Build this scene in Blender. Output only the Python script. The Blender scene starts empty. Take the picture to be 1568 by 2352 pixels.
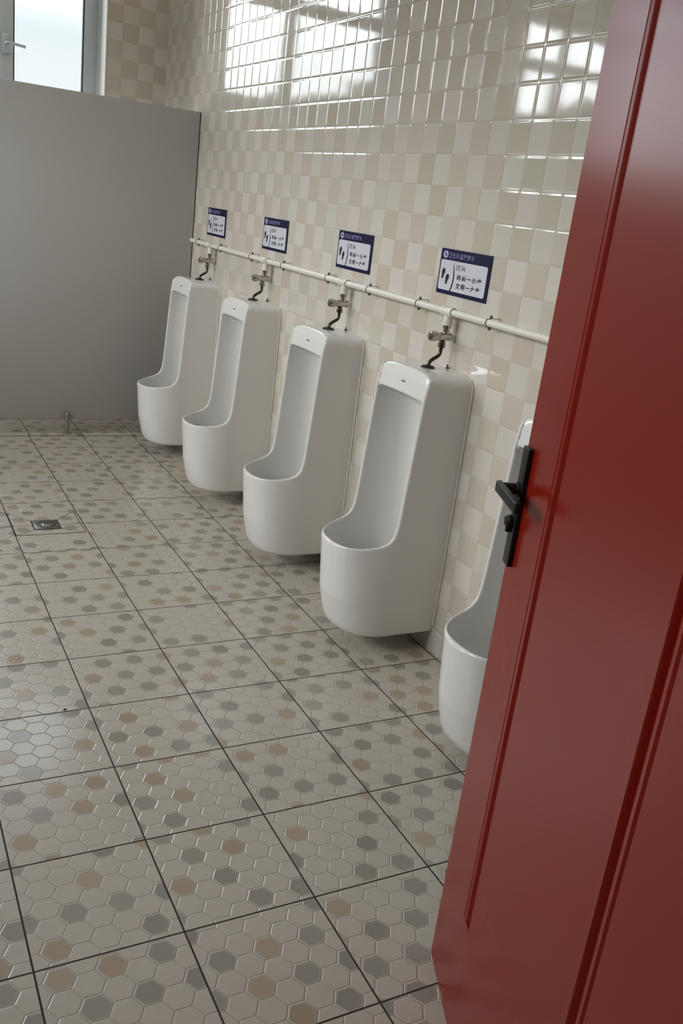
import bpy, bmesh, math, random
import numpy as np
from mathutils import Vector, Matrix

SC = bpy.context.scene
COL = SC.collection
R = math.radians
random.seed(7)

# ------------------------------------------------------------------ camera
XW = 1.2103           # inner face of the tiled wall that carries the urinals
YF = 4.316            # inner face of the far wall
YP = 3.589            # front face of the grey partition
YD = -1.40            # inner face of the wall with the doorway
XL = -3.20            # inner face of the left wall
ZC = 3.20             # ceiling
cam_data = bpy.data.cameras.new('camera')
cam = bpy.data.objects.new('camera', cam_data)
COL.objects.link(cam)
cam.location = (-0.54546, -1.70472, 1.45104)
cam.rotation_euler = (1.2462, -0.1204, -0.4711)
cam_data.sensor_fit = 'VERTICAL'
cam_data.sensor_height = 36.0
cam_data.lens = 2077.996 * 36.0 / 2352.0
cam_data.clip_start = 0.05
SC.camera = cam

# ------------------------------------------------------------------ view
SC.view_settings.view_transform = 'Standard'
SC.view_settings.look = 'None'
SC.view_settings.gamma = 1.0
SC.view_settings.use_curve_mapping = False
SC.view_settings.exposure = 0.0
SC.cycles.use_denoising = True
SC.cycles.max_bounces = 10
SC.cycles.diffuse_bounces = 6
SC.cycles.glossy_bounces = 5
SC.cycles.sample_clamp_indirect = 6.0
SC.cycles.caustics_reflective = False
SC.cycles.caustics_refractive = False


# ------------------------------------------------------------------ node helper
class NT:
    def __init__(self, tree):
        self.t = tree; self.n = tree.nodes; self.l = tree.links
    def node(self, typ, **kw):
        nd = self.n.new(typ)
        for k, v in kw.items(): setattr(nd, k, v)
        return nd
    def put(self, sock, v):
        if isinstance(v, bpy.types.NodeSocket): self.l.new(v, sock)
        elif v is not None: sock.default_value = v
    def m(self, op, a, b=None, c=None, clamp=False):
        nd = self.node('ShaderNodeMath', operation=op, use_clamp=clamp)
        self.put(nd.inputs[0], a)
        if b is not None: self.put(nd.inputs[1], b)
        if c is not None: self.put(nd.inputs[2], c)
        return nd.outputs[0]
    def add(s, a, b): return s.m('ADD', a, b)
    def sub(s, a, b): return s.m('SUBTRACT', a, b)
    def mul(s, a, b): return s.m('MULTIPLY', a, b)
    def div(s, a, b): return s.m('DIVIDE', a, b)
    def mn(s, a, b): return s.m('MINIMUM', a, b)
    def mx(s, a, b): return s.m('MAXIMUM', a, b)
    def fl(s, a): return s.m('FLOOR', a)
    def ab(s, a): return s.m('ABSOLUTE', a)
    def gt(s, a, b): return s.m('GREATER_THAN', a, b)
    def lt(s, a, b): return s.m('LESS_THAN', a, b)
    def fmod(s, a, b): return s.m('FLOORED_MODULO', a, b)
    def smooth(s, x, lo, hi, a=0.0, b=1.0):
        nd = s.node('ShaderNodeMapRange', interpolation_type='SMOOTHSTEP')
        s.put(nd.inputs[0], x); s.put(nd.inputs[1], lo); s.put(nd.inputs[2], hi)
        s.put(nd.inputs[3], a); s.put(nd.inputs[4], b)
        return nd.outputs[0]
    def lin(s, x, lo, hi, a=0.0, b=1.0):
        nd = s.node('ShaderNodeMapRange')
        s.put(nd.inputs[0], x); s.put(nd.inputs[1], lo); s.put(nd.inputs[2], hi)
        s.put(nd.inputs[3], a); s.put(nd.inputs[4], b)
        return nd.outputs[0]
    def xyz(s, x, y, z):
        nd = s.node('ShaderNodeCombineXYZ')
        s.put(nd.inputs[0], x); s.put(nd.inputs[1], y); s.put(nd.inputs[2], z)
        return nd.outputs[0]
    def sep(s, v):
        nd = s.node('ShaderNodeSeparateXYZ'); s.put(nd.inputs[0], v)
        return nd.outputs
    def rnd(s, v):
        nd = s.node('ShaderNodeTexWhiteNoise', noise_dimensions='3D'); s.put(nd.inputs[0], v)
        return nd.outputs[0]
    def noise(s, v, scale, detail=3.0, rough=0.5):
        nd = s.node('ShaderNodeTexNoise')
        s.put(nd.inputs['Vector'], v); nd.inputs['Scale'].default_value = scale
        nd.inputs['Detail'].default_value = detail; nd.inputs['Roughness'].default_value = rough
        return nd.outputs[0]
    def mix(s, f, a, b):
        nd = s.node('ShaderNodeMix', data_type='RGBA')
        s.put(nd.inputs[0], f)
        s.put(nd.inputs[6], a if isinstance(a, bpy.types.NodeSocket) else (*a, 1.0))
        s.put(nd.inputs[7], b if isinstance(b, bpy.types.NodeSocket) else (*b, 1.0))
        return nd.outputs[2]
    def pos(s):
        return s.node('ShaderNodeNewGeometry').outputs['Position']
    def bump(s, h, dist=1.0, strength=1.0):
        nd = s.node('ShaderNodeBump')
        nd.inputs['Strength'].default_value = strength
        nd.inputs['Distance'].default_value = dist
        s.put(nd.inputs['Height'], h)
        return nd.outputs[0]


def new_mat(name):
    m = bpy.data.materials.new(name)
    m.use_nodes = True
    nt = NT(m.node_tree)
    return m, nt, m.node_tree.nodes['Principled BSDF']


def simple(name, col, rough=0.5, metal=0.0, ior=1.5, coat=0.0, var=0.04, scale=18.0, bump=0.0):
    m, nt, b = new_mat(name)
    n = nt.noise(nt.pos(), scale, 3.0)
    c0 = tuple(max(0.0, c * (1 - var)) for c in col); c1 = tuple(c * (1 + var) for c in col)
    nt.put(b.inputs['Base Color'], nt.mix(n, c0, c1))
    b.inputs['Roughness'].default_value = rough
    b.inputs['Metallic'].default_value = metal
    b.inputs['IOR'].default_value = ior
    b.inputs['Coat Weight'].default_value = coat
    if bump: nt.put(b.inputs['Normal'], nt.bump(n, bump))
    return m


# ------------------------------------------------------------------ world: cloudy sky over a tree line
def build_world():
    w = bpy.data.worlds.new('sky'); SC.world = w; w.use_nodes = True
    nt = NT(w.node_tree)
    for nd in list(nt.n): nt.n.remove(nd)
    tc = nt.node('ShaderNodeTexCoord').outputs['Generated']
    X, Y, Z = nt.sep(tc)
    cl = nt.noise(tc, 3.2, 6.0, 0.55)
    cloud = nt.smooth(cl, 0.40, 0.62)
    cloud = nt.mx(cloud, nt.smooth(Z, 0.30, 0.04))
    blue = nt.mix(nt.smooth(Z, 0.05, 0.6), (0.62, 0.78, 0.86), (0.42, 0.62, 0.80))
    sky = nt.mix(cloud, blue, (0.96, 0.98, 1.0))
    sky = nt.mix(nt.smooth(X, -0.30, -0.85), sky, (0.985, 0.99, 1.0))
    # thicker, brighter overcast towards the open left-hand side and overhead
    side = nt.smooth(X, -0.30, -0.85)
    top = nt.smooth(Z, 0.12, 0.30)
    gain = nt.add(nt.add(SKY_FAR, nt.mul(nt.smooth(X, 0.12, 0.0), SKY_MID)), nt.add(nt.mul(side, SKY_SIDE), nt.mul(top, SKY_TOP)))
    treeline = nt.add(-0.01, nt.add(nt.mul(nt.noise(tc, 9.0, 6.0, 0.65), 0.11), nt.mul(nt.smooth(X, 0.0, -0.5), 0.07)))
    ground = nt.lt(Z, treeline)
    leaf = nt.mix(nt.noise(tc, 60.0, 4.0), (0.05, 0.075, 0.04), (0.22, 0.27, 0.17))
    leaf = nt.mix(nt.smooth(Z, -0.02, -0.10), leaf, (0.70, 0.70, 0.70))
    bgs = nt.node('ShaderNodeBackground'); nt.put(bgs.inputs[0], sky); nt.put(bgs.inputs[1], gain)
    bgg = nt.node('ShaderNodeBackground'); nt.put(bgg.inputs[0], leaf); nt.put(bgg.inputs[1], nt.add(1.3, nt.mul(nt.smooth(Z, -0.02, -0.15), GROUND_FILL - 1.3)))  # ground below the horizon glows strongly, added as fill for the ceiling
    mx = nt.node('ShaderNodeMixShader'); nt.put(mx.inputs[0], ground)
    nt.l.new(bgs.outputs[0], mx.inputs[1]); nt.l.new(bgg.outputs[0], mx.inputs[2])
    out = nt.node('ShaderNodeOutputWorld'); nt.l.new(mx.outputs[0], out.inputs[0])


SKY_FAR, SKY_MID, SKY_SIDE, SKY_TOP, GROUND_FILL = 1.15, 3.3, 9.5, 8.0, 21.0
build_world()


def portal(name, loc, rot, sx, sy):
    l = bpy.data.lights.new(name, 'AREA'); l.shape = 'RECTANGLE'; l.size = sx; l.size_y = sy
    l.cycles.is_portal = True
    o = bpy.data.objects.new(name, l); COL.objects.link(o); o.location = loc; o.rotation_euler = rot
    return o


# ------------------------------------------------------------------ mesh helpers
def link(name, me, mat, parent=None):
    o = bpy.data.objects.new(name, me)
    COL.objects.link(o)
    if mat: me.materials.append(mat)
    if parent: o.parent = parent
    return o


def obj(name, bm, mat, parent=None, smooth=True, angle=35.0):
    bmesh.ops.recalc_face_normals(bm, faces=bm.faces)
    me = bpy.data.meshes.new(name)
    if smooth:
        for f in bm.faces: f.smooth = True
        for e in bm.edges:
            if len(e.link_faces) == 2 and e.calc_face_angle(0.0) > R(angle): e.smooth = False
    bm.to_mesh(me); bm.free()
    return link(name, me, mat, parent)


def thing(name, label, cat, loc=(0, 0, 0), rotz=0.0, group=None):
    o = bpy.data.objects.new(name, None); COL.objects.link(o)
    o.empty_display_size = 0.05
    o.location = loc; o.rotation_euler = (0, 0, rotz)
    o['label'] = label; o['category'] = cat
    if group: o['group'] = group
    return o


def structure(o, label=None):
    o['kind'] = 'structure'
    if label: o['label'] = label
    return o


def dup(root, loc, label, children=True):
    r = root.copy(); COL.objects.link(r); r.location = loc; r['label'] = label
    for ch in list(root.children):
        c = ch.copy(); COL.objects.link(c); c.parent = r
        for g in list(ch.children):
            d = g.copy(); COL.objects.link(d); d.parent = c
    return r


def box(bm, x0, x1, y0, y1, z0, z1, bevel=0.0, seg=2):
    mat = Matrix.Translation(((x0 + x1) / 2, (y0 + y1) / 2, (z0 + z1) / 2)) @ Matrix.Diagonal((abs(x1 - x0), abs(y1 - y0), abs(z1 - z0), 1))
    g = bmesh.ops.create_cube(bm, size=1.0, matrix=mat)
    if bevel:
        vs = set(g['verts'])
        es = [e for e in bm.edges if e.verts[0] in vs and e.verts[1] in vs]
        bmesh.ops.bevel(bm, geom=es, offset=bevel, segments=seg, affect='EDGES', profile=0.5)


def frame_for(d):
    d = Vector(d).normalized()
    a = Vector((0, 0, 1)) if abs(d.z) < 0.9 else Vector((1, 0, 0))
    u = d.cross(a).normalized(); v = d.cross(u).normalized()
    return d, u, v


def lathe(bm, origin, axis, prof, seg=24, caps=True):
    """prof = [(distance along axis, radius), ...]"""
    d, u, v = frame_for(axis); o = Vector(origin)
    rings = []
    for t, r in prof:
        rings.append([bm.verts.new(o + d * t + (u * math.cos(2 * math.pi * k / seg) + v * math.sin(2 * math.pi * k / seg)) * r) for k in range(seg)])
    for a, b in zip(rings, rings[1:]):
        for k in range(seg):
            bm.faces.new((a[k], a[(k + 1) % seg], b[(k + 1) % seg], b[k]))
    if caps:
        bm.faces.new(rings[0]); bm.faces.new(rings[-1])


def smooth_path(pts, n=8):
    pts = [Vector(p) for p in pts]
    P = [2 * pts[0] - pts[1]] + pts + [2 * pts[-1] - pts[-2]]
    out = []
    for i in range(1, len(P) - 2):
        for k in range(n):
            t = k / n
            out.append(0.5 * (2 * P[i] + (P[i + 1] - P[i - 1]) * t + (2 * P[i - 1] - 5 * P[i] + 4 * P[i + 1] - P[i + 2]) * t * t
                              + (3 * P[i] - P[i - 1] - 3 * P[i + 1] + P[i + 2]) * t ** 3))
    out.append(pts[-1])
    return out


def tube(bm, path, r, seg=12, closed=False):
    n = len(path); rings = []
    u = None
    for i, p in enumerate(path):
        if closed: d = path[(i + 1) % n] - path[i - 1]
        else: d = path[min(i + 1, n - 1)] - path[max(i - 1, 0)]
        d = d.normalized()
        if u is None: _, u, v = frame_for(d)
        u = (u - d * u.dot(d)).normalized(); v = d.cross(u)
        rr = r[i] if isinstance(r, (list, tuple)) else r
        rings.append([bm.verts.new(Vector(p) + (u * math.cos(2 * math.pi * k / seg) + v * math.sin(2 * math.pi * k / seg)) * rr) for k in range(seg)])
    pairs = list(zip(rings, rings[1:])) + ([(rings[-1], rings[0])] if closed else [])
    for a, b in pairs:
        for k in range(seg): bm.faces.new((a[k], a[(k + 1) % seg], b[(k + 1) % seg], b[k]))
    if not closed:
        bm.faces.new(rings[0]); bm.faces.new(rings[-1])


def slab_with_holes(a0, a1, z0, z1, t0, t1, holes, place):
    """wall in (a, z) with thickness t0..t1 and rectangular holes; place(a, t, z) -> xyz"""
    As = sorted({a0, a1, *[h[0] for h in holes], *[h[1] for h in holes]})
    Zs = sorted({z0, z1, *[h[2] for h in holes], *[h[3] for h in holes]})
    As = [a for a in As if a0 <= a <= a1]; Zs = [z for z in Zs if z0 <= z <= z1]
    solid = {}
    for i in range(len(As) - 1):
        for j in range(len(Zs) - 1):
            ca, cz = (As[i] + As[i + 1]) / 2, (Zs[j] + Zs[j + 1]) / 2
            solid[i, j] = not any(h[0] < ca < h[1] and h[2] < cz < h[3] for h in holes)
    bm = bmesh.new(); vs = {}
    def V(i, k, j):
        if (i, k, j) not in vs: vs[i, k, j] = bm.verts.new(place(As[i], (t0, t1)[k], Zs[j]))
        return vs[i, k, j]
    for (i, j), s in solid.items():
        if not s: continue
        for k in (0, 1): bm.faces.new((V(i, k, j), V(i + 1, k, j), V(i + 1, k, j + 1), V(i, k, j + 1)))
        if not solid.get((i - 1, j)): bm.faces.new((V(i, 0, j), V(i, 1, j), V(i, 1, j + 1), V(i, 0, j + 1)))
        if not solid.get((i + 1, j)): bm.faces.new((V(i + 1, 0, j), V(i + 1, 1, j), V(i + 1, 1, j + 1), V(i + 1, 0, j + 1)))
        if not solid.get((i, j - 1)): bm.faces.new((V(i, 0, j), V(i + 1, 0, j), V(i + 1, 1, j), V(i, 1, j)))
        if not solid.get((i, j + 1)): bm.faces.new((V(i, 0, j + 1), V(i + 1, 0, j + 1), V(i + 1, 1, j + 1), V(i, 1, j + 1)))
    return bm


# ------------------------------------------------------------------ materials
def wall_tile_material(name, axis, oa, oz, light, dark):
    m, nt, b = new_mat(name)
    P = nt.sep(nt.pos())
    s = 0.0983
    a = nt.div(nt.sub(P[axis], oa), s); z = nt.div(nt.sub(P[2], oz), s)
    i, j = nt.fl(a), nt.fl(z)
    fa, fz = nt.sub(a, i), nt.sub(z, j)
    ea = nt.mn(fa, nt.sub(1.0, fa)); ez = nt.mn(fz, nt.sub(1.0, fz))
    cell = nt.xyz(i, j, 3.7)
    r1 = nt.rnd(cell); r2 = nt.rnd(nt.xyz(i, j, 9.1)); r3 = nt.rnd(nt.xyz(i, j, 17.3))
    par = nt.fmod(nt.add(i, j), 2.0)
    f = nt.add(nt.mul(par, 0.62), nt.mul(r1, 0.38))
    col = nt.mix(f, light, dark)
    warm = nt.mix(r2, (0.985, 1.0, 0.985), (1.015, 0.99, 0.995))
    mm = nt.node('ShaderNodeMix', data_type='RGBA', blend_type='MULTIPLY'); mm.inputs[0].default_value = 1.0
    nt.put(mm.inputs[6], col); nt.put(mm.inputs[7], warm)
    groove = nt.smooth(nt.mn(ea, ez), 0.0, 0.018, 1.0, 0.0)
    gcol = nt.mix(nt.mul(groove, 0.35), mm.outputs[2], (0.30, 0.26, 0.22))
    nt.put(b.inputs['Base Color'], gcol)
    # cushioned edges, a shallow joint, tiny tilt and ripple of every glazed square
    h = nt.mul(nt.mul(nt.smooth(ea, 0.0, 0.085), nt.smooth(ez, 0.0, 0.085)), 0.0006)
    tilt = nt.add(nt.mul(nt.mul(nt.sub(r2, 0.5), nt.sub(fa, 0.5)), 0.0005), nt.mul(nt.mul(nt.sub(r3, 0.5), nt.sub(fz, 0.5)), 0.0005))
    rip = nt.mul(nt.noise(nt.pos(), 12.0, 1.0), 0.00016)
    nt.put(b.inputs['Normal'], nt.bump(nt.add(h, nt.add(tilt, rip))))
    b.inputs['Roughness'].default_value = 0.055
    b.inputs['IOR'].default_value = 1.8
    return m


def floor_material():
    m, nt, b = new_mat('hexagon printed floor tile')
    pos = nt.pos(); P = nt.sep(pos)
    T = 0.3
    tx, ty = nt.div(P[0], T), nt.div(P[1], T)
    ti, tj = nt.fl(tx), nt.fl(ty)
    ux, uy = nt.sub(tx, ti), nt.sub(ty, tj)
    e = nt.mul(nt.mn(nt.mn(ux, nt.sub(1.0, ux)), nt.mn(uy, nt.sub(1.0, uy))), T)
    joint = nt.lt(e, 0.0020)
    # every tile is cut from another place of the print
    ox = nt.rnd(nt.xyz(ti, tj, 1.3)); oy = nt.rnd(nt.xyz(ti, tj, 5.9))
    w = 0.0577
    qx = nt.add(nt.div(nt.mul(ux, T), w), nt.mul(nt.fl(nt.mul(ox, 9.0)), 0.9)); qy = nt.add(nt.div(nt.mul(uy, T), w), nt.mul(nt.fl(nt.mul(oy, 9.0)), 0.7))
    S3 = math.sqrt(3.0)
    ax = nt.sub(nt.fmod(qx, S3), S3 / 2); ay = nt.sub(nt.fmod(qy, 1.0), 0.5)
    bx = nt.sub(nt.fmod(nt.sub(qx, S3 / 2), S3), S3 / 2); by = nt.sub(nt.fmod(nt.sub(qy, 0.5), 1.0), 0.5)
    da = nt.add(nt.mul(ax, ax), nt.mul(ay, ay)); db = nt.add(nt.mul(bx, bx), nt.mul(by, by))
    sel = nt.lt(da, db)
    gx = nt.add(nt.mul(sel, ax), nt.mul(nt.sub(1.0, sel), bx)); gy = nt.add(nt.mul(sel, ay), nt.mul(nt.sub(1.0, sel), by))
    hd = nt.mx(nt.ab(gy), nt.add(nt.mul(nt.ab(gx), S3 / 2), nt.mul(nt.ab(gy), 0.5)))
    edge = nt.sub(0.5, hd)
    hi = nt.m('ROUND', nt.div(nt.sub(qx, gx), S3 / 2)); hj = nt.m('ROUND', nt.mul(nt.sub(qy, gy), 2.0))
    sub3 = nt.fmod(nt.div(nt.sub(nt.mul(hi, 3.0), hj), 2.0), 3.0)
    onlat = nt.lt(nt.ab(nt.sub(sub3, 1.0)), 0.4)
    idv = nt.xyz(nt.add(hi, nt.mul(ti, 31.0)), nt.add(hj, nt.mul(tj, 57.0)), 2.2)
    r1 = nt.rnd(idv); r2 = nt.rnd(nt.xyz(nt.add(hi, nt.mul(ti, 31.0)), nt.add(hj, nt.mul(tj, 57.0)), 8.8))
    on = nt.mul(onlat, nt.lt(r1, 0.74))
    soft = nt.smooth(edge, 0.03, 0.10)
    grey = nt.mix(r1, FL_GREY0, FL_GREY1)
    tan = nt.mix(r1, FL_TAN0, FL_TAN1)
    hexcol = nt.mix(nt.gt(r2, 0.73), grey, tan)
    fine = nt.noise(pos, 55.0, 4.0)
    big = nt.noise(pos, 1.7, 2.0)
    base = nt.mix(nt.add(nt.mul(fine, 0.5), nt.mul(big, 0.5)), FL_BASE0, FL_BASE1)
    tinted = nt.mix(nt.mul(nt.mul(on, soft), 0.86), base, hexcol)
    grout = nt.smooth(edge, 0.0, 0.025, 1.0, 0.0)
    tinted = nt.mix(nt.mul(grout, 0.22), tinted, (0.16, 0.135, 0.11))
    nt.put(b.inputs['Base Color'], nt.mix(joint, tinted, (0.028, 0.021, 0.015)))
    h = nt.mul(nt.smooth(edge, 0.0, 0.055), 0.0009)
    tilt = nt.mul(nt.add(nt.mul(nt.sub(r1, 0.5), gx), nt.mul(nt.sub(r2, 0.5), gy)), 0.00045)
    jh = nt.mul(nt.smooth(e, 0.0, 0.003), 0.0012)
    rip = nt.mul(nt.noise(pos, 30.0, 2.0), 0.00018)
    nt.put(b.inputs['Normal'], nt.bump(nt.add(nt.add(h, tilt), nt.add(jh, rip))))
    nt.put(b.inputs['Roughness'], nt.add(nt.mul(joint, 0.6), nt.add(0.15, nt.mul(fine, 0.08))))
    b.inputs['IOR'].default_value = 1.5
    return m


FL_BASE0, FL_BASE1 = (0.395, 0.36, 0.31), (0.475, 0.43, 0.375)
FL_GREY0, FL_GREY1 = (0.205, 0.19, 0.165), (0.29, 0.27, 0.235)
FL_TAN0, FL_TAN1 = (0.29, 0.22, 0.155), (0.37, 0.295, 0.21)

M_WALL_R = wall_tile_material('glazed checker wall tile', 1, 0.695, 1.07, (0.605, 0.562, 0.515), (0.505, 0.445, 0.37))
M_WALL_F = wall_tile_material('glazed checker far wall tile', 0, 0.835, 1.05, (0.60, 0.55, 0.49), (0.47, 0.40, 0.32))
M_WALL_L = wall_tile_material('glazed checker left wall tile', 1, 0.695, 1.07, (0.60, 0.55, 0.49), (0.50, 0.43, 0.345))
M_FLOOR = floor_material()
M_CEIL = simple('ceiling paint', (0.85, 0.84, 0.82), 0.8)
M_PLASTER = simple('corridor plaster', (0.52, 0.51, 0.49), 0.85)
M_PART = simple('grey laminate', (0.40, 0.39, 0.365), 0.6, var=0.015, scale=3.0)
M_PART_EDGE = simple('dark laminate edge', (0.045, 0.04, 0.035), 0.6)
M_CERAMIC = simple('white vitreous ceramic', (0.65, 0.635, 0.612), 0.07, ior=1.5, var=0.01, scale=4.0)
M_SEAL = simple('white sealant', (0.60, 0.57, 0.52), 0.5)
M_MARK = simple('grey print', (0.20, 0.20, 0.20), 0.5)
M_CHROME = simple('chrome', (0.50, 0.46, 0.42), 0.12, metal=1.0)
M_STEEL = simple('brushed steel', (0.42, 0.39, 0.35), 0.30, metal=1.0)
M_TUBE = simple('tarnished flush tube', (0.075, 0.058, 0.044), 0.30, metal=1.0)
M_RUBBER = simple('black rubber', (0.012, 0.010, 0.009), 0.55)
M_PIPE = simple('off white plastic pipe', (0.66, 0.63, 0.56), 0.34)
M_WIRE = simple('dark steel clip', (0.11, 0.095, 0.08), 0.45, metal=0.6)
M_ALU = simple('grey window metal', (0.56, 0.59, 0.60), 0.35, metal=0.25)
M_GASKET = simple('dark window gasket', (0.03, 0.04, 0.04), 0.6)
M_REVEAL = simple('white window reveal', (0.72, 0.71, 0.68), 0.5)
M_BLACK = simple('black handle metal', (0.011, 0.0105, 0.0105), 0.42, ior=1.38, var=0.1)
M_SIGN = simple('navy sign board', (0.0045, 0.004, 0.036), 0.45, ior=1.3, var=0.02)
M_SIGN_W = simple('sign white', (0.55, 0.55, 0.60), 0.25, var=0.01)
M_INK = simple('sign ink', (0.014, 0.014, 0.022), 0.6, ior=1.3)
M_INK_BROWN = simple('sign brown ink', (0.15, 0.13, 0.115), 0.5)
M_INK_LILAC = simple('sign lilac print', (0.20, 0.18, 0.38), 0.5)
M_DRAIN = simple('drain metal', (0.26, 0.24, 0.215), 0.32, metal=0.85)
M_HOLE = simple('drain hole', (0.006, 0.006, 0.006), 0.8)


def door_material():
    m, nt, b = new_mat('red painted metal door')
    pos = nt.pos()
    n = nt.noise(pos, 1.6, 2.0)
    nt.put(b.inputs['Base Color'], nt.mix(n, (0.190, 0.008, 0.003), (0.230, 0.011, 0.005)))
    b.inputs['Roughness'].default_value = 0.23
    b.inputs['IOR'].default_value = 1.42
    nt.put(b.inputs['Normal'], nt.bump(nt.noise(pos, 260.0, 2.0), 0.00004))
    return m


M_DOOR = door_material()


def glass_material():
    m = bpy.data.materials.new('window glass'); m.use_nodes = True
    nt = NT(m.node_tree)
    for nd in list(nt.n): nt.n.remove(nd)
    tr = nt.node('ShaderNodeBsdfTransparent'); tr.inputs[0].default_value = (0.93, 0.95, 0.95, 1)
    gl = nt.node('ShaderNodeBsdfGlossy'); gl.inputs['Roughness'].default_value = 0.02
    fr = nt.node('ShaderNodeFresnel'); fr.inputs[0].default_value = 1.45
    mx = nt.node('ShaderNodeMixShader'); nt.put(mx.inputs[0], fr.outputs[0])
    nt.l.new(tr.outputs[0], mx.inputs[1]); nt.l.new(gl.outputs[0], mx.inputs[2])
    out = nt.node('ShaderNodeOutputMaterial'); nt.l.new(mx.outputs[0], out.inputs[0])
    return m


M_GLASS = glass_material()

# ------------------------------------------------------------------ setting
YE = 4.62            # outer face of the far wall
bm = bmesh.new(); box(bm, XL - 0.2, XW + 0.2, -4.2, YE, -0.12, 0.0)
structure(obj('floor', bm, M_FLOOR, smooth=False))
bm = bmesh.new(); box(bm, XL - 0.2, XW + 0.2, -4.2, YE, ZC, ZC + 0.12)
structure(obj('ceiling', bm, M_CEIL, smooth=False))
bm = bmesh.new(); box(bm, XW, XW + 0.2, -4.2, YE, 0.0, ZC)
structure(obj('wall_right', bm, M_WALL_R, smooth=False))
W1 = (-0.45, 0.84, 1.05, 3.02)       # far window beside the corner
W2 = (-2.62, -1.47, 1.05, 3.02)      # its neighbour further left
bm = slab_with_holes(XL, XW, 0.0, ZC, YF, YE, [W1, W2], lambda a, t, z: (a, t, z))
structure(obj('wall_far', bm, M_WALL_F, smooth=False))
ADDED_L1 = (-0.2, 1.6, 1.75, 3.05)  # high left-wall windows, out of view, added to light the room
ADDED_L2 = (2.0, 3.8, 1.75, 3.05)
bm = slab_with_holes(-4.2, YE, 0.0, ZC, XL - 0.2, XL, [ADDED_L1, ADDED_L2], lambda a, t, z: (t, a, z))
structure(obj('wall_left', bm, M_WALL_L, smooth=False))
DX0, DX1, DZ = -0.92, 0.115, 2.12
bm = slab_with_holes(XL, XW, 0.0, ZC, YD - 0.15, YD, [(DX0, DX1, -1, DZ)], lambda a, t, z: (a, t, z))
structure(obj('wall_front', bm, M_PLASTER, smooth=False))
bm = bmesh.new(); box(bm, XL, XW, -4.2, -4.05, 0.0, ZC)
structure(obj('wall_back', bm, M_PLASTER, smooth=False))
# slightly raised tiled strip below and behind the partition
bm = bmesh.new(); box(bm, XL, XW, 3.545, YF, 0.0, 0.010, 0.003, 2)
structure(obj('trim_1', bm, M_FLOOR, smooth=False), 'low tiled threshold strip under the grey partition')


def window(name, a0, a1, z0, z1, mullions, transom, place, depth_in, label, handle=None):
    """frame with panes; place(a, t, z), t grows outwards from the inner wall face"""
    def B(bm, a, b, c, d, t0, t1, bev=0.004):
        p, q = place(a, t0, c), place(b, t1, d)
        box(bm, min(p[0], q[0]), max(p[0], q[0]), min(p[1], q[1]), max(p[1], q[1]), c, d, bev, 2)
    t0, t1 = depth_in, depth_in + 0.06
    fw = 0.085
    bm = bmesh.new()
    B(bm, a0, a0 + fw, z0, z1, t0, t1); B(bm, a1 - fw, a1, z0, z1, t0, t1)
    B(bm, a0 + fw, a1 - fw, z0, z0 + fw, t0, t1); B(bm, a0 + fw, a1 - fw, z1 - fw, z1, t0, t1)
    edges = [a0 + fw]
    for mu in mullions:
        B(bm, mu - 0.038, mu + 0.038, z0 + fw, z1 - fw, t0, t1); edges += [mu - 0.038, mu + 0.038]
    edges.append(a1 - fw)
    rows = [z0 + fw, z1 - fw]
    if transom:
        B(bm, a0 + fw, a1 - fw, transom - 0.035, transom + 0.035, t0 + 0.002, t1 - 0.002)
        rows = [z0 + fw, transom - 0.035, transom + 0.035, z1 - fw]
    root = structure(obj(name, bm, M_ALU), label)
    for k in range(0, len(edges), 2):
        for r in range(0, len(rows), 2):
            bm = bmesh.new(); B(bm, edges[k] + 0.006, edges[k + 1] - 0.006, rows[r] + 0.006, rows[r + 1] - 0.006, t0 + 0.026, t0 + 0.032, 0.0)
            obj('window_pane', bm, M_GLASS, root, smooth=False)
            g = bmesh.new(); e0, e1, c0, c1 = edges[k], edges[k + 1], rows[r], rows[r + 1]; q = 0.008
            B(g, e0, e0 + q, c0, c1, t0 + 0.012, t0 + 0.046, 0); B(g, e1 - q, e1, c0, c1, t0 + 0.012, t0 + 0.046, 0)
            B(g, e0 + q, e1 - q, c0, c0 + q, t0 + 0.012, t0 + 0.046, 0); B(g, e0 + q, e1 - q, c1 - q, c1, t0 + 0.012, t0 + 0.046, 0)
            obj('gasket', g, M_GASKET, root, smooth=False)
    return root


def far(a, t, z): return (a, YF + t, z)
def left(a, t, z): return (XL - t, a, z)


win = window('window_1', *W1, [0.307], 2.68, far, 0.222, 'metal framed window above the partition in the far corner')
bm = bmesh.new()
box(bm, 0.282, 0.322, YF + 0.200, YF + 0.222, 2.07, 2.18, 0.006, 3)
tube(bm, smooth_path([(0.302, YF + 0.206, 2.128), (0.303, YF + 0.172, 2.128), (0.325, YF + 0.163, 2.126), (0.405, YF + 0.162, 2.118)], 6), 0.0085, 10)
obj('window_handle', bm, M_ALU, win)
window('window_2', *W2, [-2.0], 2.68, far, 0.222, 'metal framed window in the far wall, left of the first')
window('added_window_3', *ADDED_L1, [0.7], None, left, 0.10, 'metal framed window added for fill light in the left wall near the door')
window('added_window_4', *ADDED_L2, [2.9], None, left, 0.10, 'metal framed window added for fill light in the left wall far from the door')
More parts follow.
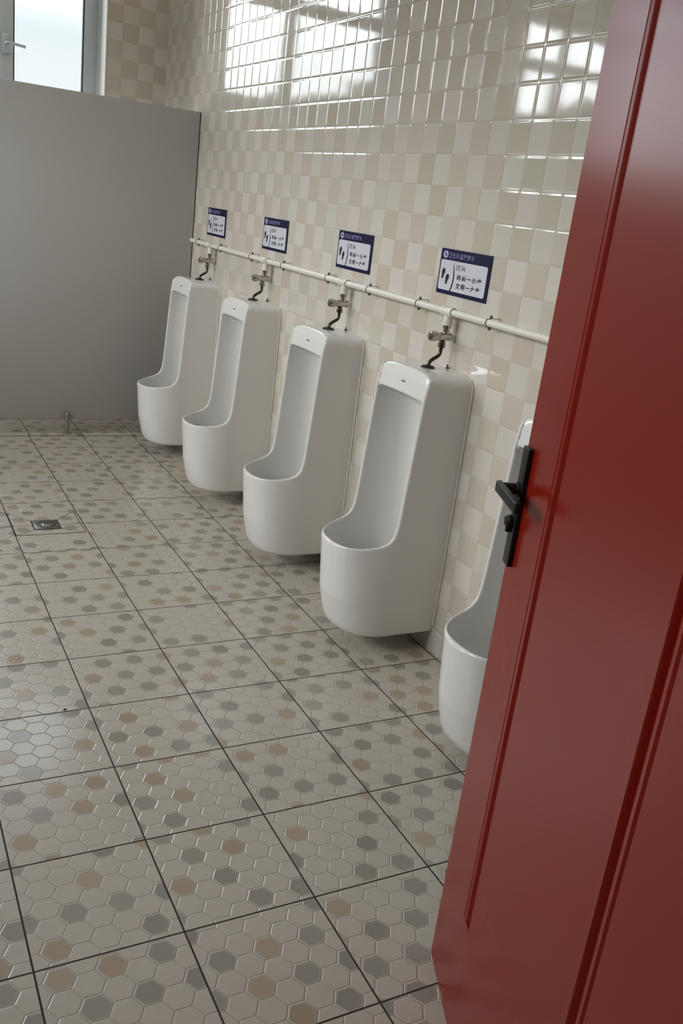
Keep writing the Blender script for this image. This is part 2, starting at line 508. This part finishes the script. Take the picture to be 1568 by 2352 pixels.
# white plastered reveals of the two far windows
for k, (a0, a1, z0, z1) in enumerate((W1, W2)):
    bm = bmesh.new(); q = 0.006
    box(bm, a0, a0 + q, YF - 0.004, YF + 0.22, z0, z1); box(bm, a1 - q, a1, YF - 0.004, YF + 0.22, z0, z1)
    box(bm, a0 + q, a1 - q, YF - 0.004, YF + 0.22, z0, z0 + q); box(bm, a0 + q, a1 - q, YF - 0.004, YF + 0.22, z1 - q, z1)
    structure(obj('trim_%d' % (k + 2), bm, M_REVEAL, smooth=False), 'white reveal around a far window')
portal('daylight_portal', ((W1[0] + W1[1]) / 2, YE + 0.01, 2.03), (R(-90), 0, 0), 1.29, 1.97)
portal('daylight_portal', ((W2[0] + W2[1]) / 2, YE + 0.01, 2.03), (R(-90), 0, 0), 1.15, 1.97)
portal('daylight_portal', (XL - 0.21, 0.7, 2.4), (0, R(-90), 0), 1.3, 1.8)
portal('daylight_portal', (XL - 0.21, 2.9, 2.4), (0, R(-90), 0), 1.3, 1.8)

# ------------------------------------------------------------------ the red door
DW, DH, DT = 0.95, 2.08, 0.045
ex = Vector((0.38268, 0.92388, 0)).normalized()
free = Vector((0.46322, -0.52596, 0))
hinge = free - ex * DW
door = bpy.data.objects.new('door_1', None); COL.objects.link(door)
door.location = hinge; door.rotation_euler = (0, 0, math.atan2(ex.y, ex.x))
structure(door, 'dark red metal door standing open at the right')
bm = bmesh.new()
z0, z1 = 0.004, DH
# visible face with two pressed vertical mouldings that stop above the foot of the door
prof = ((0.0, 0.0), (0.003, -0.0035), (0.006, 0.0), (0.008, 0.0013), (0.0165, 0.0004), (0.019, -0.002), (0.023, -0.0080), (0.034, -0.0080), (0.038, -0.001), (0.040, 0.0009), (0.047, 0.0))
sa, sb, pz0, pz1 = 0.1545, 0.645, 0.240, 1.90
cols = [(DW - sa - i, d) for i, d in prof] + [(DW - sb + i, d) for i, d in reversed(prof)]
cols = [(DW, 0.0), (DW - 0.003, 0.0)] + cols + [(0.003, 0.0), (0.0, 0.0)]
cols[0] = (DW, -0.003); cols[-1] = (0.0, -0.003)
lv = {}
def V(x, y, z):
    k = (round(x, 5), round(y, 5), round(z, 5))
    if k not in lv: lv[k] = bm.verts.new((x, y, z))
    return lv[k]
def quad(*p):
    vs = []
    for q in p:
        v = V(*q)
        if v not in vs: vs.append(v)
    if len(vs) > 2: bm.faces.new(vs)
for i in range(len(cols) - 1):
    (xa, da), (xb, db) = cols[i], cols[i + 1]
    ea, eb = (da, db) if i in (0, len(cols) - 2) else (0.0, 0.0)
    if i == 0 or i == len(cols) - 2:
        for za, zb in ((z0, pz0), (pz0, pz1), (pz1, z1)): quad((xa, da, za), (xb, db, za), (xb, db, zb), (xa, da, zb))
        continue
    quad((xa, 0, z0), (xb, 0, z0), (xb, 0, pz0), (xa, 0, pz0))
    quad((xa, 0, pz1), (xb, 0, pz1), (xb, 0, z1), (xa, 0, z1))
    quad((xa, da, pz0), (xb, db, pz0), (xb, db, pz1), (xa, da, pz1))
    for zz in (pz0, pz1): quad((xa, 0, zz), (xb, 0, zz), (xb, db, zz), (xa, da, zz))
for x in (DW, 0.0):
    for za, zb in ((z0, pz0), (pz0, pz1), (pz1, z1)): quad((x, -0.003, za), (x, -0.003, zb), (x, -DT, zb), (x, -DT, za))
for za, zb in ((z0, pz0), (pz0, pz1), (pz1, z1)): quad((0, -DT, za), (DW, -DT, za), (DW, -DT, zb), (0, -DT, zb))
for zz in (z0, z1):
    bm.faces.new([V(x, d if i in (0, len(cols) - 1) else 0.0, zz) for i, (x, d) in enumerate(cols)] + [V(0, -DT, zz), V(DW, -DT, zz)])
obj('door_leaf', bm, M_DOOR, door, angle=25)
# handle set on the visible face
def hx(s): return DW - s
bm = bmesh.new(); box(bm, hx(0.041), hx(0.010), 0.0, 0.010, 0.895, 1.108, 0.0020, 3)
plate = obj('handle_plate', bm, M_BLACK, door)
bm = bmesh.new()
lathe(bm, (hx(0.0255), 0.0095, 1.033), (0, 1, 0), [(0, 0.0135), (0.004, 0.0135), (0.005, 0.0105), (0.030, 0.0100), (0.036, 0.0100)], 20)
box(bm, hx(0.138), hx(0.010), 0.036, 0.0475, 1.022, 1.043, 0.0040, 3)
obj('door_lever', bm, M_BLACK, plate)
bm = bmesh.new(); lathe(bm, (hx(0.0255), 0.0095, 0.975), (0, 1, 0), [(0, 0.0110), (0.009, 0.0110), (0.011, 0.0090), (0.013, 0.0085)], 20)
box(bm, hx(0.0295), hx(0.0215), 0.0095, 0.020, 0.955, 0.975, 0.002, 2)
obj('lock_cylinder', bm, M_BLACK, plate)

# ------------------------------------------------------------------ grey partition
part = thing('toilet_partition', 'tall grey laminate partition panel at the far end of the urinal row', 'partition', (0.62, YP, 0))
bm = bmesh.new(); box(bm, 0.02 - 0.62, XW - 0.006 - 0.62, 0.0, 0.018, 0.092, 1.859, 0.0015, 2)
obj('panel', bm, M_PART, part)
bm = bmesh.new(); box(bm, XW - 0.010 - 0.62, XW - 0.62, 0.001, 0.016, 0.094, 1.857)
obj('edge_channel', bm, M_PART_EDGE, part, smooth=False)
for x in (0.515, 0.963):
    bm = bmesh.new()
    lathe(bm, (x - 0.62, -0.016, 0.010), (0, 0, 1), [(0, 0.026), (0.004, 0.026), (0.009, 0.020), (0.012, 0.0125), (0.100, 0.0125), (0.104, 0.0150), (0.118, 0.0150), (0.122, 0.0120)], 24)
    box(bm, x - 0.62 - 0.006, x - 0.62 + 0.006, -0.012, 0.002, 0.100, 0.124, 0.002, 2)
    obj('partition_leg', bm, M_STEEL, part)

# ------------------------------------------------------------------ floor drain
drain = thing('floor_drain', 'square metal floor drain with a ring of holes set in a mitred tile', 'drain', (0.142, 2.105, 0))
bm = bmesh.new()
o4 = [(-0.1395, -0.112), (0.1455, -0.112), (0.1455, 0.158), (-0.1395, 0.158)]
i4 = [(-0.056, -0.056), (0.056, -0.056), (0.056, 0.056), (-0.056, 0.056)]
box(bm, -0.1415, 0.1475, -0.114, 0.160, 0.0, 0.0004)
obj('joint_bed', bm, M_HOLE, drain, smooth=False)
for k in range(4):
    bm = bmesh.new(); q = [Vector((*o4[k], 0)), Vector((*o4[(k + 1) % 4], 0)), Vector((*i4[(k + 1) % 4], 0)), Vector((*i4[k], 0))]
    c = sum(q, Vector()) / 4
    # trim a joint width off every side
    qs = []
    for n in range(4):
        e0 = (q[n] - q[n - 1]).normalized(); e1 = (q[(n + 1) % 4] - q[n]).normalized()
        n0 = Vector((-e0.y, e0.x, 0)); n1 = Vector((-e1.y, e1.x, 0))
        qs.append(q[n] + (n0 + n1) * (0.0016 / (1 + n0.dot(n1))))
    lo = [bm.verts.new((p.x, p.y, 0.0004)) for p in qs]; hi = [bm.verts.new((p.x, p.y, 0.0015 - (0.001 if n > 1 else 0))) for n, p in enumerate(qs)]
    for n in range(4): bm.faces.new((lo[n], lo[(n + 1) % 4], hi[(n + 1) % 4], hi[n]))
    bm.faces.new(hi); bm.faces.new(lo)
    obj('mitred_tile', bm, M_FLOOR, drain, smooth=False)
bm = bmesh.new(); box(bm, -0.053, 0.053, -0.053, 0.053, 0.0004, 0.0032, 0.001, 2)
grate = obj('grate', bm, M_DRAIN, drain)
for k in range(16):
    bm = bmesh.new(); a = 2 * math.pi * k / 16
    lathe(bm, (0.036 * math.cos(a), 0.036 * math.sin(a), 0.0030), (0, 0, 1), [(0, 0.0047), (0.0005, 0.0047)], 10)
    obj('drain_hole', bm, M_HOLE, grate)
bm = bmesh.new(); lathe(bm, (0, 0, 0.0031), (0, 0, 1), [(0, 0.022), (0.002, 0.020), (0.0035, 0.012), (0.004, 0.002)], 24)
obj('centre_cap', bm, M_CHROME, grate)


# ------------------------------------------------------------------ urinal body from a smooth distance field
def smin(a, b, k):
    h = np.clip(0.5 + 0.5 * (b - a) / k, 0, 1)
    return b + (a - b) * h - k * h * (1 - h)


def smax(a, b, k): return -smin(-a, -b, k)


PROF = np.array([(-.1, 1.3), (.138, 1.3), (.158, 1.03), (.165, .985), (.1745, .955), (.182, .903), (.186, .835), (.190, .767), (.195, .675), (.200, .587), (.2045, .51),
                 (.209, .468), (.217, .440), (.232, .422), (.256, .411), (.29, .4045), (.34, .398), (.395, .389), (.6, .36), (.6, -.2), (-.1, -.2)])


def poly_sdf(u, z):
    d = np.full(u.shape, 1e9); inside = np.zeros(u.shape, bool)
    n = len(PROF)
    for i in range(n):
        a, b = PROF[i], PROF[(i + 1) % n]
        e = b - a; wx, wz = u - a[0], z - a[1]
        t = np.clip((wx * e[0] + wz * e[1]) / (e @ e), 0, 1)
        d = np.minimum(d, (wx - e[0] * t) ** 2 + (wz - e[1] * t) ** 2)
        c = (a[1] > z) != (b[1] > z)
        with np.errstate(divide='ignore', invalid='ignore'):
            xi = a[0] + (z - a[1]) * (e[0] / (e[1] if e[1] else 1e-12))
        inside ^= c & (u < xi)
    d = np.sqrt(d)
    return np.where(inside, -d, d)


def plan(u, v, uc, back, front, hw, n):
    """superellipse-ended footprint; back = half axis towards the wall (None: straight sides)"""
    av = np.abs(v)
    L = np.where(u > uc, front, back if back is not None else 1.0)
    pu = np.abs(u - uc) / L
    if back is None: pu = np.where(u > uc, pu, 0.0)
    r = (pu ** n + (av / hw) ** n) ** (1.0 / n)
    rad = np.sqrt(np.where((u > uc) | (back is not None), (u - uc) ** 2, 0.0) + av ** 2)
    return (r - 1.0) * rad / np.maximum(r, 1e-6)


def urinal_field(u, v, z, q=None):
    D = np.interp(z, [.03, .07, .10, .14, .20, .39, .5], [.312, .328, .343, .354, .367, .384, .384])
    hw = np.interp(z, [.03, .07, .14, .30, 1.], [.147, .150, .155, .158, .158])
    f = plan(u, v, .185, None, D - .185, hw, 2.25)
    f = smax(f, .07 - z, .016)
    f = smax(f, z - (.986 - .02 * np.clip(np.abs(v) / .158, 0, 1) ** 4), .022)
    f = smax(f, -u, .003)
    if q is None: q = poly_sdf(u, z)
    f = smax(f, q, .010)
    cav = plan(u, v, .185, .140, D - .017 - .185, .143, 2.7)
    cav = smax(cav, .215 - z, .09)
    cav = smax(cav, z - (.900 - .004 * (np.abs(v) / .143) ** 2), .012)
    f = smax(f, -cav, .0085)
    rec = np.maximum(np.maximum(-(q + .0045), np.abs(v) - .1435), np.maximum(z - 1.2, .88 - z))
    f = smax(f, -rec, .006)
    return f


def urinal_mesh():
    h = 0.0047
    us = np.arange(-.012, .43, h); vs = np.arange(-.172, .1721, h); zs = np.arange(.052, 1.003, h)
    U2, Z2 = np.meshgrid(us, zs, indexing='ij')
    q = poly_sdf(U2, Z2)[:, None, :]
    U, V, Z = us[:, None, None], vs[None, :, None], zs[None, None, :]
    U, V, Z = np.broadcast_arrays(U, V, Z)
    F = urinal_field(U, V, Z, np.broadcast_to(q, U.shape))
    s = F < 0
    nx, ny, nz = F.shape
    acc = np.zeros((nx - 1, ny - 1, nz - 1, 3)); cnt = np.zeros((nx - 1, ny - 1, nz - 1))
    cor = [(i, j, k) for i in (0, 1) for j in (0, 1) for k in (0, 1)]
    def sl(A, c): return A[c[0]:c[0] + nx - 1, c[1]:c[1] + ny - 1, c[2]:c[2] + nz - 1]
    for a in cor:
        for ax in range(3):
            if a[ax]: continue
            b = list(a); b[ax] = 1
            fa, fb = sl(F, a), sl(F, b)
            cr = (fa < 0) != (fb < 0)
            t = np.where(cr, fa / np.where(cr, fa - fb, 1), 0)
            for d in range(3): acc[..., d] += np.where(cr, a[d] + (t if d == ax else 0), 0)
            cnt += cr
    idx = -np.ones(cnt.shape, int); act = np.argwhere(cnt > 0); idx[tuple(act.T)] = np.arange(len(act))
    P = (act + acc[tuple(act.T)] / cnt[tuple(act.T)][:, None]) * h + np.array([us[0], vs[0], zs[0]])
    def grad(P):
        g = np.zeros_like(P); e = 6e-4
        for d in range(3):
            o = np.zeros(3); o[d] = e
            g[:, d] = (urinal_field(*(P + o).T) - urinal_field(*(P - o).T)) / (2 * e)
        return g
    for _ in range(4):
        g = grad(P); f = urinal_field(*P.T)
        st = g * (f / np.maximum((g * g).sum(1), 0.05))[:, None]
        ln = np.linalg.norm(st, axis=1, keepdims=True)
        P = P - st * np.minimum(1, 0.4 * h / np.maximum(ln, 1e-9))
    faces = []
    for ax in range(3):
        o = [1, 1, 1]; o[ax] = 0
        sa = [slice(1, -1)] * 3; sa[ax] = slice(0, -1)
        sb = [slice(1, -1)] * 3; sb[ax] = slice(1, None)
        A, B = s[tuple(sa)], s[tuple(sb)]
        e = np.argwhere(A != B) + np.array(o)
        d1, d2 = [d for d in range(3) if d != ax]
        def at(k1, k2):
            c = e.copy(); c[:, d1] -= k1; c[:, d2] -= k2
            return idx[tuple(c.T)]
        qd = np.stack([at(1, 1), at(0, 1), at(0, 0), at(1, 0)], 1)
        flip = s[tuple(e.T)] ^ (ax == 1)
        qd[~flip] = qd[~flip][:, ::-1]
        faces.append(qd)
    faces = np.concatenate(faces)
    g = grad(P); N = g / np.linalg.norm(g, axis=1, keepdims=True)
    P[:, 0] *= -1; N[:, 0] *= -1; faces = faces[:, ::-1]
    me = bpy.data.meshes.new('urinal_body')
    me.from_pydata(P.tolist(), [], faces.tolist())
    me.update()
    # make sure faces look outwards
    p0 = me.polygons[len(me.polygons) // 2]
    if np.dot(np.array(p0.normal), N[p0.vertices[0]]) < 0:
        me.flip_normals()
    me.polygons.foreach_set('use_smooth', [True] * len(me.polygons))
    me.normals_split_custom_set_from_vertices(N.tolist())
    return me


UY = [3.222, 2.391, 1.565, 0.817, 0.037]
u_labels = ['white wall urinal at the far end, close to the grey partition',
            'white wall urinal second from the grey partition',
            'white wall urinal in the middle, third from the grey partition',
            'white wall urinal next to the door, seen whole and largest in view',
            'white wall urinal nearest the camera, mostly hidden behind the red door']
UG = 'white urinals along the tiled wall'
ur0 = thing('urinal', u_labels[0], 'urinal', (XW - 0.0005, UY[0], 0), group=UG)
link('urinal_body', urinal_mesh(), M_CERAMIC, ur0)
bm = bmesh.new()
for k in range(4):                       # short printed maker's line on the brow
    box(bm, -0.1755, -0.1735, -0.004 + k * -0.0052 + 0.006, -0.0005 + k * -0.0052 + 0.006, 0.9365, 0.9405 + (0.0015 if k in (0, 3) else 0))
mk = obj('maker_mark', bm, M_MARK, ur0, smooth=False)
mk['label'] = 'small grey printed mark'
bm = bmesh.new()
pth = [Vector((-0.003, -0.1565, 0.10)), Vector((-0.003, -0.160, 0.30)), Vector((-0.003, -0.160, 0.93)), Vector((-0.003, -0.156, 0.955)), Vector((-0.003, -0.140, 0.972)),
       Vector((-0.003, 0.0, 0.987)), Vector((-0.003, 0.140, 0.972)), Vector((-0.003, 0.156, 0.955)), Vector((-0.003, 0.160, 0.93)), Vector((-0.003, 0.160, 0.30)), Vector((-0.003, 0.1565, 0.10))]
tube(bm, pth, 0.0042, 8)
obj('sealant_bead', bm, M_SEAL, ur0)
bm = bmesh.new(); lathe(bm, (-0.014, -0.012, 0.984), (0, 0, 1), [(0, 0.006), (0.006, 0.006), (0.008, 0.003), (0.016, 0.003)], 10)
obj('mounting_screw', bm, M_WIRE, ur0)
for k in range(1, 5): dup(ur0, (XW - 0.0005, UY[k], 0), u_labels[k])

# ------------------------------------------------------------------ flush valves
PX, PZ = XW - 0.040, 1.172               # pipe axis
VY = [3.175, 2.384, 1.565, 0.812]
v_labels = ['chrome push flush valve above the urinal by the partition',
            'chrome push flush valve above the second urinal from the partition',
            'chrome push flush valve above the middle urinal',
            'chrome push flush valve above the urinal beside the door']
fv0 = thing('flush_valve', v_labels[0], 'flush valve', (PX, VY[0], 0.988), group='flush valves over the urinals')
bm = bmesh.new(); z = lambda w: w - 0.988
lathe(bm, (0.004, 0, z(1.128)), (0, 0, -1), [(0, 0.0130), (0.010, 0.0130), (0.011, 0.0100), (0.030, 0.0100)], 20)
lathe(bm, (0.026, 0, z(1.090)), (-1, 0, 0), [(0, 0.0115), (0.004, 0.0135), (0.050, 0.0135), (0.052, 0.0115), (0.060, 0.0115)], 24)
lathe(bm, (-0.006, 0, z(1.080)), (0, 0, -1), [(0, 0.0105), (0.010, 0.0105), (0.011, 0.0125), (0.026, 0.0125), (0.028, 0.0085)], 6)
obj('valve_body', bm, M_CHROME, fv0)
bm = bmesh.new(); lathe(bm, (-0.033, 0, z(1.090)), (-1, 0, 0), [(0, 0.0145), (0.002, 0.0165), (0.018, 0.0165), (0.023, 0.0140), (0.025, 0.006)], 24)
obj('push_button', bm, M_CHROME, fv0)
bm = bmesh.new()
tube(bm, smooth_path([(-0.006, 0, z(1.056)), (-0.007, 0, z(1.038)), (-0.013, 0, z(1.026)), (-0.034, 0, z(1.013)), (-0.044, 0, z(1.003)), (-0.047, 0, z(0.988))], 6), 0.0062, 12)
obj('flush_tube', bm, M_TUBE, fv0)
bm = bmesh.new(); lathe(bm, (-0.047, 0, z(0.9845)), (0, 0, 1), [(0, 0.0240), (0.004, 0.0240), (0.008, 0.0180), (0.010, 0.008)], 24)
obj('flange', bm, M_RUBBER, fv0)
for k in range(1, 4): dup(fv0, (PX, VY[k], 0.988), v_labels[k])

# ------------------------------------------------------------------ water pipe
pipe = thing('water_pipe', 'off-white plastic water pipe clipped along the tiled wall above the urinals', 'pipe', (PX, 1.6, PZ))
bm = bmesh.new(); lathe(bm, (0, 3.50 - 1.6, 0), (0, -1, 0), [(0, 0.0105), (0.001, 0.0115), (3.70, 0.0115)], 24)
obj('pipe_run', bm, M_PIPE, pipe)
for y in VY + [0.050]:
    bm = bmesh.new(); y0 = y - 1.6
    lathe(bm, (0, y0 - 0.031, 0), (0, 1, 0), [(0, 0.0125), (0.0, 0.0160), (0.020, 0.0160), (0.022, 0.0150), (0.040, 0.0150), (0.042, 0.0160), (0.062, 0.0160), (0.062, 0.0125)], 24, caps=False)
    lathe(bm, (0.004, y0, -0.006), (0, 0, -1), [(0, 0.0140), (0.020, 0.0145), (0.022, 0.0160), (0.038, 0.0160), (0.038, 0.0)], 20, caps=False)
    obj('tee_fitting', bm, M_PIPE, pipe)
for y in (3.385, 3.02, 2.57, 2.18, 1.72, 1.363, 1.003, 0.587):
    bm = bmesh.new(); y0 = y - 1.6
    lathe(bm, (0, y0 - 0.0016, 0), (0, 1, 0), [(0, 0.0117), (0, 0.0131), (0.0032, 0.0131), (0.0032, 0.0117)], 24, caps=False)
    for sg in (1, -1):
        box(bm, 0.002, 0.040, y0 - 0.0022, y0 + 0.0022, sg * 0.0135 - 0.0008, sg * 0.0135 + 0.0008)
        lathe(bm, (0.006, y0, sg * 0.0125), (0, 0, sg), [(0, 0.0052), (0.007, 0.0052), (0.010, 0.0030)], 8)
    obj('pipe_clip', bm, M_WIRE, pipe)

# ------------------------------------------------------------------ signs above the urinals
SWD, SHT = 0.290, 0.1455


def rounded(a0, b0, a1, b1, r, n=6, right=True):
    pts = []
    for cx, cy, st in ((a1 - r, b1 - r, 0), (a0 + r, b1 - r, 90), (a0 + r, b0 + r, 180), (a1 - r, b0 + r, 270)):
        for k in range(n + 1):
            t = R(st + 90 * k / n); pts.append((cx + r * math.cos(t), cy + r * math.sin(t)))
    return pts


def plate2(name, pts, d0, d1, mat, parent):
    """flat outline in sign coordinates (a to the right, b up, in metres) given thickness off the wall"""
    bm = bmesh.new()
    lo = [bm.verts.new((-d0, -a, b)) for a, b in pts]; hi = [bm.verts.new((-d1, -a, b)) for a, b in pts]
    bm.faces.new(hi); bm.faces.new(lo)
    for k in range(len(pts)): bm.faces.new((lo[k], lo[(k + 1) % len(pts)], hi[(k + 1) % len(pts)], hi[k]))
    return obj(name, bm, mat, parent, smooth=False)


def letters(name, body, a, b, width, height, d, mat, parent, bold=0.012, space=1.0):
    cu = bpy.data.curves.new(name, 'FONT'); cu.body = body; cu.offset = bold; cu.extrude = 0.0
    cu.space_character = space
    tmp = bpy.data.objects.new('tmp', cu); COL.objects.link(tmp)
    dg = bpy.context.evaluated_depsgraph_get(); dg.update()
    me = bpy.data.meshes.new_from_object(tmp.evaluated_get(dg))
    bpy.data.objects.remove(tmp)
    co = np.array([v.co[:] for v in me.vertices])
    lo, hi = co.min(0), co.max(0)
    sx, sy = width / (hi[0] - lo[0]), height / (hi[1] - lo[1])
    for v, c in zip(me.vertices, co):
        v.co = (-d, -(a + (c[0] - lo[0]) * sx), b + (c[1] - lo[1]) * sy)
    bm = bmesh.new(); bm.from_mesh(me)
    ex_ = bmesh.ops.extrude_face_region(bm, geom=bm.faces[:])
    for g in ex_['geom']:
        if isinstance(g, bmesh.types.BMVert): g.co.x -= 0.0003
    return obj(name, bm, mat, parent, smooth=False)


def make_sign(label, y):
    s = thing('wall_sign', label, 'sign', (XW - 0.0004, y, 1.2925), group='blue and white notices above the urinals')
    W, H = SWD, SHT
    def A(f): return (f - 0.5) * W
    def Bv(f): return (0.5 - f) * H
    plate2('board', rounded(A(0), Bv(1), A(1), Bv(0), 0.002, 2), 0.0, 0.0026, M_SIGN, s)
    # white field to the right of the curved divider, and the small field to its left
    arc = [(0.288, 0.36), (0.305, 0.45), (0.318, 0.56), (0.319, 0.66), (0.310, 0.76), (0.292, 0.86), (0.277, 0.915)]
    t = 0.015
    right = [(A(x + t), Bv(yv)) for x, yv in arc]
    r = 0.008
    rr = [p for p in rounded(A(0.3), Bv(0.912), A(0.948), Bv(0.245), r)]
    rr = rr[21:28] + rr[0:7]           # lower right, upper right corners
    left_top = [(A(0.024) + r * (1 - math.cos(R(90 * k / 6))) , Bv(0.245) - r * (1 - math.sin(R(90 * k / 6)))) for k in range(6, -1, -1)]
    left_bot = [(A(0.026) + r * (1 - math.cos(R(90 * k / 6))) , Bv(0.912) + r * (1 - math.sin(R(90 * k / 6)))) for k in range(0, 7)]
    rightfield = list(reversed(rr)) 
    poly_r = [(A(0.300), Bv(0.245))] + rightfield + [(A(arc[-1][0] + t), Bv(0.912))] + list(reversed(right[:-1]))
    plate2('white_field', poly_r, 0.0026, 0.0030, M_SIGN_W, s)
    poly_l = [(A(0.300), Bv(0.245))] + left_top + left_bot + [(A(arc[-1][0] - t * 0.6), Bv(0.912))] + [(A(x - t * 0.7 * min(1, k / 2)), Bv(yv)) for k, (x, yv) in reversed(list(enumerate(arc[:-1])))]
    plate2('footprint_field', poly_l, 0.0026, 0.0030, M_SIGN_W, s)
    for fx, fy, tw in ((0.100, 0.555, 0.012), (0.190, 0.665, 0.012)):
        pts = []
        for k in range(28):
            th = 2 * math.pi * k / 28
            b = math.cos(th) * 0.0175; wd = 0.0098 + 0.0024 * math.cos(th) - 0.0026 * math.exp(-((math.cos(th) + 0.25) / 0.28) ** 2)
            a = math.sin(th) * wd + 0.18 * b
            pts.append((A(fx) + a, Bv(fy) + b))
        plate2('footprint', pts, 0.0030, 0.0033, M_INK, s)
    # round badge in the header
    plate2('badge', [(A(0.098) + 0.0150 * math.cos(2 * math.pi * k / 24), Bv(0.128) + 0.0120 * math.sin(2 * math.pi * k / 24)) for k in range(24)], 0.0026, 0.0029, simple_badge, s)
    plate2('badge_stroke', [(A(0.098) + a, Bv(0.128) + b) for a, b in ((-0.007, 0.0035), (-0.002, 0.006), (0.008, -0.003), (0.003, -0.006))], 0.0029, 0.0031, M_SIGN, s)
    letters('header_text', '卫生间温馨提示', A(0.165), Bv(0.190), 0.505 * W, 0.118 * H, 0.0026, M_INK_LILAC, s, 0.014, 1.12)
    letters('title_text', '注意', A(0.335), Bv(0.440), 0.200 * W, 0.135 * H, 0.0030, M_INK_BROWN, s, 0.022, 1.1)
    letters('message_text', '向前一小步', A(0.388), Bv(0.640), 0.480 * W, 0.125 * H, 0.0030, M_INK, s, 0.030, 1.38)
    letters('message_text', '文明一大步', A(0.388), Bv(0.835), 0.465 * W, 0.130 * H, 0.0030, M_INK, s, 0.030, 1.38)
    return s


simple_badge = simple('sign badge', (0.36, 0.34, 0.55), 0.5)
SY = [3.203, 2.388, 1.584, 0.815]
s_labels = ['blue and white notice above the far urinal, beside the grey partition',
            'blue and white notice above the second urinal from the partition',
            'blue and white notice above the middle urinal',
            'blue and white notice nearest the red door, largest in view']
sg0 = make_sign(s_labels[0], SY[0])
for k in range(1, 4): dup(sg0, (XW - 0.0004, SY[k], 1.2925), s_labels[k])

# ------------------------------------------------------------------ small dirt on the floor
bm = bmesh.new(); bmesh.ops.create_icosphere(bm, subdivisions=2, radius=0.0042)
for v in bm.verts: v.co = Vector((v.co.x * 1.15, v.co.y * 0.9, max(v.co.z * 0.6, -0.0012) + 0.0012)) * (1 + random.uniform(-.12, .12))
crumb = obj('floor_crumb', bm, M_RUBBER)
crumb.location = (-0.0664, 0.6096, 0.0)
crumb['label'] = 'tiny dark crumb lying on a tile joint at the left of the floor'; crumb['category'] = 'crumb'
